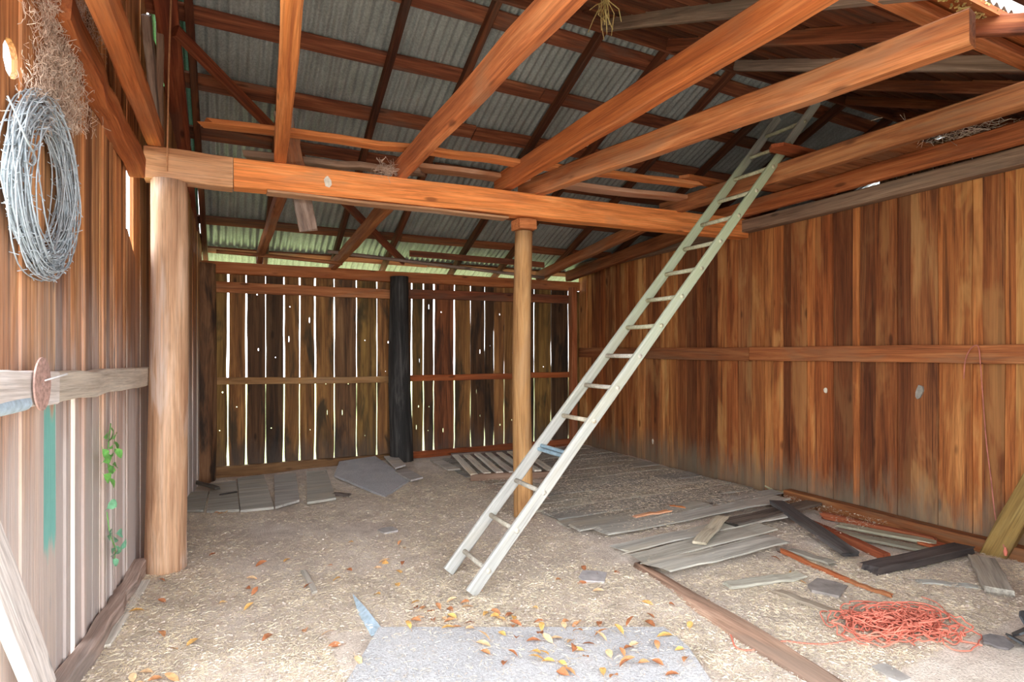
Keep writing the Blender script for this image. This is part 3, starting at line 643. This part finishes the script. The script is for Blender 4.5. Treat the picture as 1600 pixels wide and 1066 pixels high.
vine([at_left(171, 740, 0.02), at_left(168, 715, 0.04), at_left(170, 690, 0.04), at_left(173, 662, 0.02)],
     [(172, 668), (162, 683), (174, 685), (166, 692), (178, 690), (160, 702), (170, 700), (178, 702), (164, 711), (172, 712), (161, 722), (170, 725), (176, 726), (168, 733), (162, 742), (170, 748)], M['leaf_green'],
     'green leafy vine sprig growing through the left wall boards')
vine([at_left(178, 878, 0.02), at_left(180, 858, 0.04), at_left(172, 835, 0.04), at_left(167, 800, 0.02)],
     [(167, 795), (170, 832), (182, 834), (176, 838), (180, 853), (186, 858), (174, 858), (172, 870), (180, 866), (176, 874), (168, 838)], M['leaf_pale'],
     'lower bluish-green vine sprig near the left wall sill')

def fibres(name, n, pos, length, r, mat, spread=(1, 1, 1), lab=None, cat=None, parent=None):
    V, F = [], []; o0 = Vector(pos(0.5))
    for _ in range(n):
        p = Vector(pos(random.random()))-o0; d = Vector((random.gauss(0, spread[0]), random.gauss(0, spread[1]), random.gauss(0, spread[2]))).normalized()*random.uniform(0.4, 1)*length
        mid = p+d*0.5+Vector((random.gauss(0, 1), random.gauss(0, 1), random.gauss(0, 1)))*length*0.1
        tube_data([p, mid, p+d], r, 3, V, F)
    o = link(name, V, F, mat, parent, Matrix.Translation(o0)); o['kind'] = 'stuff'
    if lab: o['label'] = lab
    if cat: o['category'] = cat
    return o
def webpos(t):
    u = random.gauss(98, 22); v = 205*random.random()**1.0
    u = u+8*math.sin(v/30)-(0 if v > 40 else 5); return at_left(u, v, random.uniform(0.01, 0.06))
fibres('cobweb', 5000, webpos, 0.05, 0.0012, M['web'], (0.5, 1, 1.3), 'thick dusty cobweb clinging to the boards above the wire coil', 'cobweb')
tag(tube('thin_rope', smooth_path([at_y(268, -20, 4.42), at_y(264, 100, 4.42), at_y(262, 200, 4.44), at_y(261, 268, 4.50)], 4), 0.006, M['cord'], n=6), 'thin cord hanging down beside the left post head', 'cord')
p = at_front_roof(946, 0, 0.09)
fibres('straw_wisp', 40, lambda t: p+Vector((random.gauss(0, 0.014), random.gauss(0, 0.014), 0)), 0.30, 0.004, M['lichen'], (0.09, 0.09, 1.0), 'yellow straw wisp dangling from the roof boards', 'straw')
p2 = at_y(608, 270, 4.53)
fibres('straw_tuft', 90, lambda t: p2+Vector((random.gauss(0, 0.04), random.gauss(0, 0.02), random.uniform(-0.02, 0.05))), 0.13, 0.0014, M['web'], (1, 1, 1), 'grey straw tuft caught where a joist meets the beam', 'straw')
def lp(t): return Vector((random.uniform(2.3, 3.9), 1.60+random.uniform(-0.06, 0.05), roof_z(1.62)+0.085+random.uniform(-0.005, 0.006)))
fibres('straw_crumbs', 260, lp, 0.03, 0.006, M['lichen'], (1, 1, 0.5), 'yellow crumbs stuck to the front eave board', 'straw')
def nest(t): p = at_z(1500+random.gauss(0, 50), 205+random.gauss(0, 10), 3.12); return p
fibres('nest_straw', 260, nest, 0.16, 0.0016, M['web'], (1, 1, 0.35), 'dark straw remains lying on the loft joists', 'straw')

# twine on the right wall
t = empty('hanging_twine', at_x(1530, 540, 5.13))
tube('strand', smooth_path([at_x(1506, 592, 5.12), at_x(1508, 565, 5.11), at_x(1516, 546, 5.11), at_x(1528, 541, 5.12), at_x(1532, 570, 5.12), at_x(1535, 612, 5.17), at_x(1541, 690, 5.17), at_x(1548, 745, 5.17), at_x(1556, 812, 5.12), at_x(1570, 858, 5.0)], 5), 0.004, M['twine'], t, n=6, color=(0.75, 0.9, 1))
link('knot', *tube_data([Vector((0, 0, 0.03)), Vector((0, 0, 0)), Vector((0, 0, -0.03))], [0.004, 0.013, 0.008], 8), M['twine'], t, Matrix.Translation(at_x(1571, 862, 5.0)), True)
tag(t, 'orange twine hung over the right wall rail with a knotted end', 'twine')

# ------------------------------------------------------------------ things on the floor
t = empty('twine_heap', floor_at(1410, 990)); V, F = [], []
c0 = floor_at(1412, 986); e1 = (floor_at(1512, 1002)-floor_at(1312, 983)); e1.z = 0; e2 = Vector((-e1.y, e1.x, 0)).normalized()*0.17; e1 = e1/2
for s in range(34):
    cx, cy = random.uniform(-0.72, 0.72), random.uniform(-0.6, 0.6); pts = []; ph = random.uniform(0, 6); R = random.uniform(0.04, 0.13); zz = random.uniform(0.005, 0.075)
    for q in range(random.randint(26, 60)):
        ph += random.uniform(0.12, 0.42); cx += random.gauss(0, 0.03); cy += random.gauss(0, 0.04)
        cx = max(-0.85, min(0.85, cx)); cy = max(-0.75, min(0.75, cy)); R = max(0.025, min(0.2, R+random.gauss(0, 0.02)))
        edge = max(0.0, 1-(cx*cx*0.9+cy*cy*0.9)); zz = max(0.004, min(0.015+0.065*edge, zz+random.gauss(0, 0.012)))
        pp = c0+e1*cx+e2*cy+Vector((R*math.cos(ph), R*0.7*math.sin(ph), 0)); pp.z = fz(pp.x, pp.y)+zz+0.008; pts.append(pp-c0)
    tube_data(smooth_path(pts, 3), 0.0036, 5, V, F)
link('tangle', V, F, M['twine'], t, Matrix.Translation(c0), True)
tube('strand', smooth_path([floor_at(u, v, 0.008) for u, v in [(1330, 1000), (1290, 1003), (1255, 1000), (1222, 996), (1190, 1002)]]+[floor_at(1172, 1008, 0.01), floor_at(1150, 1003, 0.01), floor_at(1142, 985, 0.008), floor_at(1136, 975, 0.008)], 4), 0.0045, M['twine'], t, n=5)
tube('strand', smooth_path([floor_at(u, v, 0.008) for u, v in [(1490, 1005), (1520, 1010), (1535, 1014)]], 4), 0.0045, M['twine'], t, n=5)
tube('strand', smooth_path([floor_at(u, v, 0.008) for u, v in [(1440, 937), (1462, 945), (1478, 960), (1485, 975)]], 4), 0.004, M['twine'], t, n=5)
tag(t, 'tangled heap of salmon-orange baling twine on the straw', 'twine')

def floor_board(name, a, b, w, h, mat, lab, c=None, za=0.0, zb=0.0, cat='board', seg=6, rag=0.03, group='loose boards on the floor'):
    pa, pb = floor_at(*a), floor_at(*b); pa.z += h/2+0.004+za; pb.z += h/2+0.004+zb
    return tag(beam(name, pa, pb, w, h, M[mat], seg=seg, jit=0.005, cham=0.004, rag=rag, color=c), lab, cat, group)
floor_board('loose_board', (1140, 833), (1272, 795), 0.15, 0.025, 'board_dark', 'dark board lying flat under the crossing black board', (1.3, 1.2, 1.1), 0.062, 0.062)
floor_board('loose_board', (1214, 802), (1328, 872), 0.13, 0.035, 'board_dark', 'black board crossing on top of another dark one', (0.9, 0.9, 0.95), 0.09, 0.03)
floor_board('loose_board', (1358, 896), (1508, 868), 0.13, 0.05, 'board_dark', 'black board with pale chips lying near the right wall', (0.75, 0.7, 0.75), 0.0, 0.03)
floor_board('loose_board', (1093, 866), (1128, 830), 0.10, 0.022, 'deck', 'short pointed grey board tilted over a gap in the decking', (1.2, 1.1, 0.95), 0.06, 0.095)
floor_board('loose_board', (1286, 806), (1462, 848), 0.06, 0.055, 'board_red', 'red edge board lying along the foot of the right wall', (0.7, 0.7, 0.75), 0.0, 0.0)
floor_board('loose_board', (1258, 815), (1385, 874), 0.06, 0.055, 'board_red', 'red narrow board beside the black crossing board', (0.7, 0.7, 0.75), 0.0, 0.0)
floor_board('loose_board', (1312, 822), (1462, 856), 0.11, 0.022, 'deck', 'grey board between the two red ones', (0.95, 0.95, 0.8), 0.03, 0.03)
floor_board('loose_board', (1300, 834), (1480, 874), 0.10, 0.022, 'deck', 'second grey board between the red ones, nearer the twine', (0.8, 0.8, 0.7), 0.02, 0.02)
floor_board('loose_board', (1445, 852), (1475, 862), 0.16, 0.02, 'board_red', 'short red board end touching the black chip-strewn board', (1.0, 1.0, 1.0), 0.02, 0.02)
floor_board('loose_board', (1218, 862), (1322, 910), 0.035, 0.03, 'board_red', 'orange lath half sunk in the straw', (0.95, 1.15, 1.1), 0, 0)
floor_board('loose_board', (1318, 908), (1390, 934), 0.04, 0.02, 'board_red', 'thin brown lath continuing towards the twine heap', (0.9, 1.3, 1.4), 0, 0)
floor_board('loose_board', (1232, 862), (1300, 884), 0.08, 0.02, 'deck', 'small grey board behind the orange lath', (0.75, 0.75, 0.75), 0.01, 0.01)
floor_board('loose_board', (1534, 882), (1562, 936), 0.15, 0.03, 'deck', 'wide grey board at the right side with a split end', (0.95, 0.92, 0.9), 0.02, 0.0)
floor_board('loose_board', (1135, 914), (1250, 902), 0.10, 0.018, 'deck', 'flat grey splinter board in the straw by the log', (1.15, 1.15, 1.1), 0.005, 0.005)
floor_board('loose_board', (1215, 922), (1330, 968), 0.06, 0.03, 'deck', 'half buried grey plank leading to the twine heap', (0.8, 0.7, 0.62), -0.008, -0.012)
floor_board('loose_board', (1190, 764), (1238, 778), 0.05, 0.02, 'deck', 'pale sliver leaning at the foot of the right wall', (1.1, 1.1, 0.8), 0.04, 0.04)
floor_board('loose_board', (990, 816), (1045, 809), 0.05, 0.015, 'log', 'small pale orange stick on the decking', (1.2, 0.9, 0.7), 0.035, 0.035)
floor_board('loose_board', (1044, 798), (1068, 802), 0.04, 0.015, 'beam', 'tiny orange wood chip on the decking', (1.1, 1.1, 1), 0.035, 0.035)
floor_board('loose_board', (1135, 842), (1152, 852), 0.05, 0.02, 'log', 'reddish offcut under the pointed grey board', (0.7, 0.5, 0.4), 0.03, 0.03)
floor_board('loose_board', (1425, 912), (1530, 922), 0.07, 0.012, 'deck', 'faint grey scrap of board sunk in straw beside the wide grey board', (1, 1.05, 1.1), -0.004, -0.004)
pa, pb = floor_at(990, 884), floor_at(1330, 1085)
o = log('floor_log', pa+Vector((0, 0, -0.03)), pb+Vector((0, 0, -0.022)), 0.05, 0.062, M['grey_timber'], n=10, seg=22, bumpy=0.26, color=(1.35, 1.2, 1.08)); tag(o, 'half-buried greyish log edging the decking', 'log')
pts = [(-0.11, -0.09), (0.10, -0.10), (0.12, -0.03), (0.11, 0.08), (-0.05, 0.10), (-0.12, 0.06)]
tag(prism('flat_stone', pts, 0.06, M['stone'], Matrix.Translation(floor_at(1292, 918, -0.012)) @ Matrix.Rotation(0.4, 4, 'Z'), color=(0.75, 0.72, 0.7)), 'flat grey stone in the straw left of the twine heap', 'stone')
tag(prism('flat_stone', [(q[0]*0.6, q[1]*0.5) for q in pts], 0.05, M['stone'], Matrix.Translation(floor_at(1392, 1048, -0.012)) @ Matrix.Rotation(1.4, 4, 'Z')), 'small grey stone in front of the twine heap', 'stone')
tag(prism('flat_stone', [(q[0]*0.75, q[1]*0.9) for q in pts], 0.03, M['stone'], Matrix.Translation(floor_at(926, 902, 0.0)) @ Matrix.Rotation(0.9, 4, 'Z'), color=(1.1, 1.1, 1.15)), 'pale flat stone sunk in the chaff right of the ladder foot', 'stone')
tag(prism('flat_stone', [(q[0]*0.6, q[1]*0.7) for q in pts], 0.03, M['stone'], Matrix.Translation(floor_at(606, 827, 0.0)) @ Matrix.Rotation(0.2, 4, 'Z'), color=(1.1, 1.1, 1.1)), 'grey stone sunk in the chaff left of the ladder', 'stone')

# rubber pieces on the right
p = floor_at(1560, 1011, 0.02)
pts = [(-0.085, -0.01), (-0.06, -0.02), (-0.045, -0.045), (0.0, -0.06), (0.05, -0.035), (0.055, 0.03), (0.0, 0.05), (-0.05, 0.04)]
tag(prism('rubber_flap', pts, 0.012, M['slate'], Matrix.Translation(p) @ Matrix.Rotation(-0.45, 4, 'Z') @ Matrix.Rotation(0.18, 4, 'X')), 'flat greyish rubber flap lying left of the black scrap', 'scrap')
t = empty('rubber_scrap', floor_at(1592, 1012))
for k, (du, dv, s, rx, ry, rz, h) in enumerate([(0, 2, 1.0, 0.35, 0.3, 0.3, 0.02), (8, -6, 1.1, -0.5, 0.5, 1.0, 0.05), (14, -14, 0.9, 0.9, -0.2, 0.4, 0.08)]):
    prism('fold', [(q[0]*s, q[1]*s*1.1) for q in pts], 0.01, M['rubber'], Matrix.Translation(floor_at(1592+du, 1008+dv, h)) @ Matrix.Rotation(rz, 4, 'Z') @ Matrix.Rotation(rx, 4, 'X') @ Matrix.Rotation(ry, 4, 'Y'), t)
tag(t, 'crumpled black rubber scrap at the right edge of the floor', 'scrap')

# big grey sheet in front, with a bent-up corner
c = [floor_at(*q) for q in ((520, 1110), (545, 1066), (592, 985), (1038, 985), (1075, 1015), (1118, 1080))]
o0 = c[2].copy(); o0.z = 0
t = prism('grey_sheet', [(q.x-o0.x, q.y-o0.y) for q in c], 0.012, M['ply'], Matrix.Translation((o0.x, o0.y, 0.012)), None, (), (1, 1, 1))
t['_w'] = [x for r in t.matrix_basis for x in r]
fl = [floor_at(551, 928, 0.02), floor_at(572, 955, 0.035), floor_at(600, 988, 0.02), floor_at(580, 992, 0.01), floor_at(560, 955, 0.004)]
V = [q-fl[0] for q in fl]+[q-fl[0]-Vector((0, 0, 0.006)) for q in fl]
link('bent_corner', V, [(0, 1, 2, 3, 4), (9, 8, 7, 6, 5)]+[(i, i+5, (i+1) % 5+5, (i+1) % 5) for i in range(5)], M['blue'], t, Matrix.Translation(fl[0]))
tag(t, 'large dusty grey sheet lying flat at the front of the floor', 'sheet')
floor_board('wood_shard', (474, 893), (492, 924), 0.035, 0.02, 'deck', 'thin grey wood shard on the chaff left of the grey sheet', (1.0, 1.0, 1.05), 0.0, 0.0, 'board', 3, 0.02)
floor_board('grey_lath', (228, 915), (165, 1010), 0.05, 0.02, 'deck', 'grey lath lying along the foot of the left wall', (1.5, 1.5, 1.55), -0.004, -0.004, 'board', 5, 0.02)

# slabs and scraps along the back wall
def slab(name, quad, t_, mat, lab, c=(1, 1, 1), z=0.0, tilt=0.0, cat='slab', group='grey slabs along the back wall'):
    pts = [at_z(*q) for q in quad]; m = sum(pts, Vector())/len(pts)
    out = [(q.x-m.x, q.y-m.y) for q in pts]
    tag(prism(name, out, t_, M[mat], Matrix.Translation((m.x, m.y, fz(m.x, m.y)+t_/2+z)) @ Matrix.Rotation(tilt, 4, 'X'), None, (), c), lab, cat, group)
slab('flat_slab', [(323, 800), (374, 797), (369, 752), (330, 757)], 0.024, 'deck', 'grey slab right beside the corner log post', (0.95, 0.95, 0.95))
slab('flat_slab', [(376, 798), (428, 793), (412, 742), (371, 748)], 0.024, 'deck', 'wide grey slab second from the corner log post', (1.05, 1.05, 1.05))
slab('flat_slab', [(430, 794), (468, 783), (462, 740), (428, 744)], 0.024, 'deck', 'grey slab third from the corner log post', (1.05, 1.05, 1.1))
slab('flat_slab', [(480, 786), (525, 779), (510, 735), (479, 738)], 0.024, 'deck', 'grey slab with a dark lower edge, fourth from the corner post', (1.1, 1.1, 1.1))
slab('flat_slab', [(287, 800), (318, 800), (326, 770), (287, 772)], 0.02, 'deck', 'broken grey slab pieces behind the thick left post', (0.75, 0.75, 0.75))
slab('leaning_sheet', [(522, 748), (602, 775), (640, 752), (586, 722), (530, 730)], 0.025, 'ply', 'dusty grey sheet sloping up to the back wall left of the charred post', (0.9, 0.84, 0.76), 0.012, 0.045, 'sheet')
slab('short_board', [(600, 723), (618, 742), (634, 737), (620, 722)], 0.02, 'deck', 'short pale board in front of the charred post', (1.4, 1.4, 1.5), 0.06, 0, 'board')
slab('short_board', [(617, 743), (642, 757), (661, 752), (634, 737)], 0.02, 'deck', 'pale board end pointing forward from the charred post', (1.25, 1.25, 1.35), 0.035, 0, 'board')
slab('short_board', [(672, 723), (700, 739), (719, 737), (686, 721)], 0.02, 'deck', 'pale board between the charred post and the slatted pallet', (1.3, 1.25, 1.25), 0.02, 0, 'board')
floor_board('dark_stick', (300, 757), (340, 771), 0.05, 0.03, 'board_dark', 'dark crooked stick at the foot of the corner log post', None, 0.05, 0.05, 'stick', 3, 0.03)
floor_board('dark_stick', (344, 782), (369, 775), 0.025, 0.015, 'board_dark', 'small black stick lying on a grey slab', None, 0.05, 0.05, 'stick', 2, 0.01)
floor_board('dark_stick', (522, 772), (546, 773), 0.05, 0.03, 'board_dark', 'dark bark piece in front of the sloping grey sheet', (1.4, 1.2, 1.1), 0.0, 0.0, 'stick', 3, 0.02)
t = empty('slatted_pallet', (3.3, 7.35, 0.02))
for k in range(7):
    a = at_z(712+k*17, 712-k*1.2, 0.09); b = at_z(741+k*20, 741-k*1.0, 0.09)
    beam('slat', a, b, 0.085, 0.02, M['deck'], t, seg=3, jit=0.004, cham=0.003, color=shade(1.9, 0.1, 0.03))
beam('bearer', at_z(735, 746, 0.05), at_z(865, 742, 0.05), 0.05, 0.08, M['grey_timber'], t, seg=4, color=(1, 0.9, 0.8))
beam('bearer', at_z(705, 713, 0.05), at_z(820, 706, 0.05), 0.05, 0.08, M['grey_timber'], t, seg=4)
tag(t, 'grey slatted pallet lying before the back wall left of the middle post', 'pallet')

# ------------------------------------------------------------------ fallen leaves
lms = [leaf_mesh(0.08, 0.034, M['leaf_dry'], 0.10, 0.2), leaf_mesh(0.065, 0.032, M['leaf_dry'], 0.05, 0.3), leaf_mesh(0.09, 0.034, M['leaf_dry'], 0.14, 0.1), leaf_mesh(0.055, 0.034, M['leaf_dry'], 0.08, 0.2)]
cl = [(870, 1010, 50, 28, 26), (930, 1030, 50, 25, 12), (700, 950, 45, 18, 16), (760, 985, 60, 12, 9), (600, 900, 90, 40, 10), (420, 960, 110, 60, 16), (250, 1000, 70, 45, 10), (1010, 1010, 50, 30, 9),
      (900, 930, 60, 25, 8), (1060, 1000, 60, 40, 6), (540, 850, 120, 25, 6), (345, 800, 8, 3, 4), (1250, 890, 60, 20, 5), (800, 960, 50, 14, 7)]
tones = [('orange', (1, 1, 1, 1)), ('rust-brown', (0.75, 0.62, 0.6, 1)), ('pale tan', (1.25, 1.75, 2.2, 1)), ('yellow-orange', (1.25, 1.55, 1.1, 1))]
def in_sheet(p): return 0.55 < p.x < 2.1 and p.y < 3.05-0.5*(p.x-0.75)+0.05
for (u0, v0, su, sv, n) in cl:
    for _ in range(n):
        u, v = random.gauss(u0, su), min(1064, random.gauss(v0, sv)); p = floor_at(u, v)
        on = in_sheet(p); p.z = max(p.z+0.006, 0.024 if on else -1)
        ki = random.randrange(4); o = bpy.data.objects.new('fallen_leaf', lms[ki]); COL.objects.link(o)
        o.location = p; o.rotation_euler = (random.gauss(0, 0.3), random.gauss(-0.1, 0.2), random.uniform(0, 6.28)); q = random.uniform(0.85, 1.1); o.scale = (q, q, q)
        tn, tc = random.choice(tones); o.color = tc
        where = 'on the grey front sheet' if on else 'by the slab at the corner post' if u0 == 345 else 'on the chaff near the left wall' if p.x < 0.3 else \
            'on the chaff just left of the grey sheet' if p.x < 0.75 else 'beyond the half-buried log' if p.x > 2.6 else 'beside the half-buried log' if p.x > 2.0 else 'between ladder foot and grey sheet'
        tag(o, '%s dry %s leaf lying %s' % ('long' if ki in (0, 2) else 'short', tn, where), 'leaf', 'fallen leaves')

# ------------------------------------------------------------------ straw and chaff on the floor
def scatter(name, n, mat, lab, length, width, region, seed):
    r = np.random.default_rng(seed)
    x = r.uniform(region[0], region[1], n*3); y = r.uniform(region[2], region[3], n*3)
    dens = 0.55+0.45*np.sin(1.9*x+0.7*y)*np.sin(1.3*y-0.9*x+2)+0.35*np.sin(5*x+3*y)*np.sin(4*y-2*x)
    deck = (x > 2.62) & (y > 2.9)
    dens = np.where(deck, dens*np.clip(0.62-0.10*(y-3.4), 0.06, 0.5), dens)
    sheet = (x > 0.5) & (x < 2.1) & (y < 3.1-0.5*(x-0.75))
    dens = np.where(sheet, 0.045, dens)
    dens = np.where(y > 7.0, dens*0.4, dens)
    near = (x > left_x(y)+0.08) & (x < 5.05)
    keep = near & (r.random(n*3) < dens*np.clip(1.5-0.13*y, 0.4, 1.2)); x, y = x[keep][:n], y[keep][:n]; n = len(x)
    sheet = sheet[keep][:n]; deck = deck[keep][:n]
    z = 0.014*np.sin(1.7*x+0.6*y)+0.010*np.sin(2.9*y-1.1*x+1)+0.006*np.sin(6.1*x+4.3*y)-0.012
    z = np.where(sheet, 0.019, z); z = np.where(deck, np.where(y < 4.12, np.where(r.random(n) < 0.5, np.maximum(z, 0.046), z), np.maximum(z, 0.017)), z); z = z+r.uniform(0.001, 0.010, n)
    L = r.uniform(0.4, 1.0, n)*length; a = r.uniform(0, 2*np.pi, n); b = a+r.normal(0, 0.35, n); w = width*r.uniform(0.6, 1.2, n)
    t = r.normal(0, 0.16, n)
    P = np.zeros((n, 6, 3)); c = np.stack([x, y, z], 1)
    d1 = np.stack([np.cos(a), np.sin(a), np.abs(t)], 1)*L[:, None]/2; d2 = np.stack([np.cos(b), np.sin(b), -t*0.3], 1)*L[:, None]/2
    s = np.stack([-np.sin(a), np.cos(a), r.normal(0, 0.5, n)], 1)*w[:, None]/2
    P[:, 0] = c-s; P[:, 1] = c+s; P[:, 2] = c+d1-s; P[:, 3] = c+d1+s; P[:, 4] = c+d1+d2-s*0.5; P[:, 5] = c+d1+d2+s*0.5
    me = bpy.data.meshes.new(name); me.vertices.add(n*6); me.vertices.foreach_set('co', P.reshape(-1))
    base = np.arange(n)[:, None]*6; q = np.concatenate([base+np.array([[0, 1, 3, 2]]), base+np.array([[2, 3, 5, 4]])], 1).reshape(-1)
    me.loops.add(n*8); me.loops.foreach_set('vertex_index', q.astype(np.int32))
    me.polygons.add(n*2); me.polygons.foreach_set('loop_start', np.arange(0, n*8, 4, dtype=np.int32)); me.polygons.foreach_set('loop_total', np.full(n*2, 4, dtype=np.int32))
    me.materials.append(mat); me.update(calc_edges=True)
    o = bpy.data.objects.new(name, me); COL.objects.link(o); tag(o, lab, 'straw', None, 'stuff'); return o
scatter('straw_litter', 150000, M['straw'], 'pale straw strewn over the earth floor and decking', 0.036, 0.0024, (-0.75, 5.1, 1.6, 7.6), 1)
scatter('chaff_litter', 90000, M['chip'], 'grey-brown chaff scattered over the barn floor', 0.02, 0.0045, (-0.75, 5.1, 1.6, 7.6), 2)

for o in bpy.data.objects:
    if '_w' in o: del o['_w']
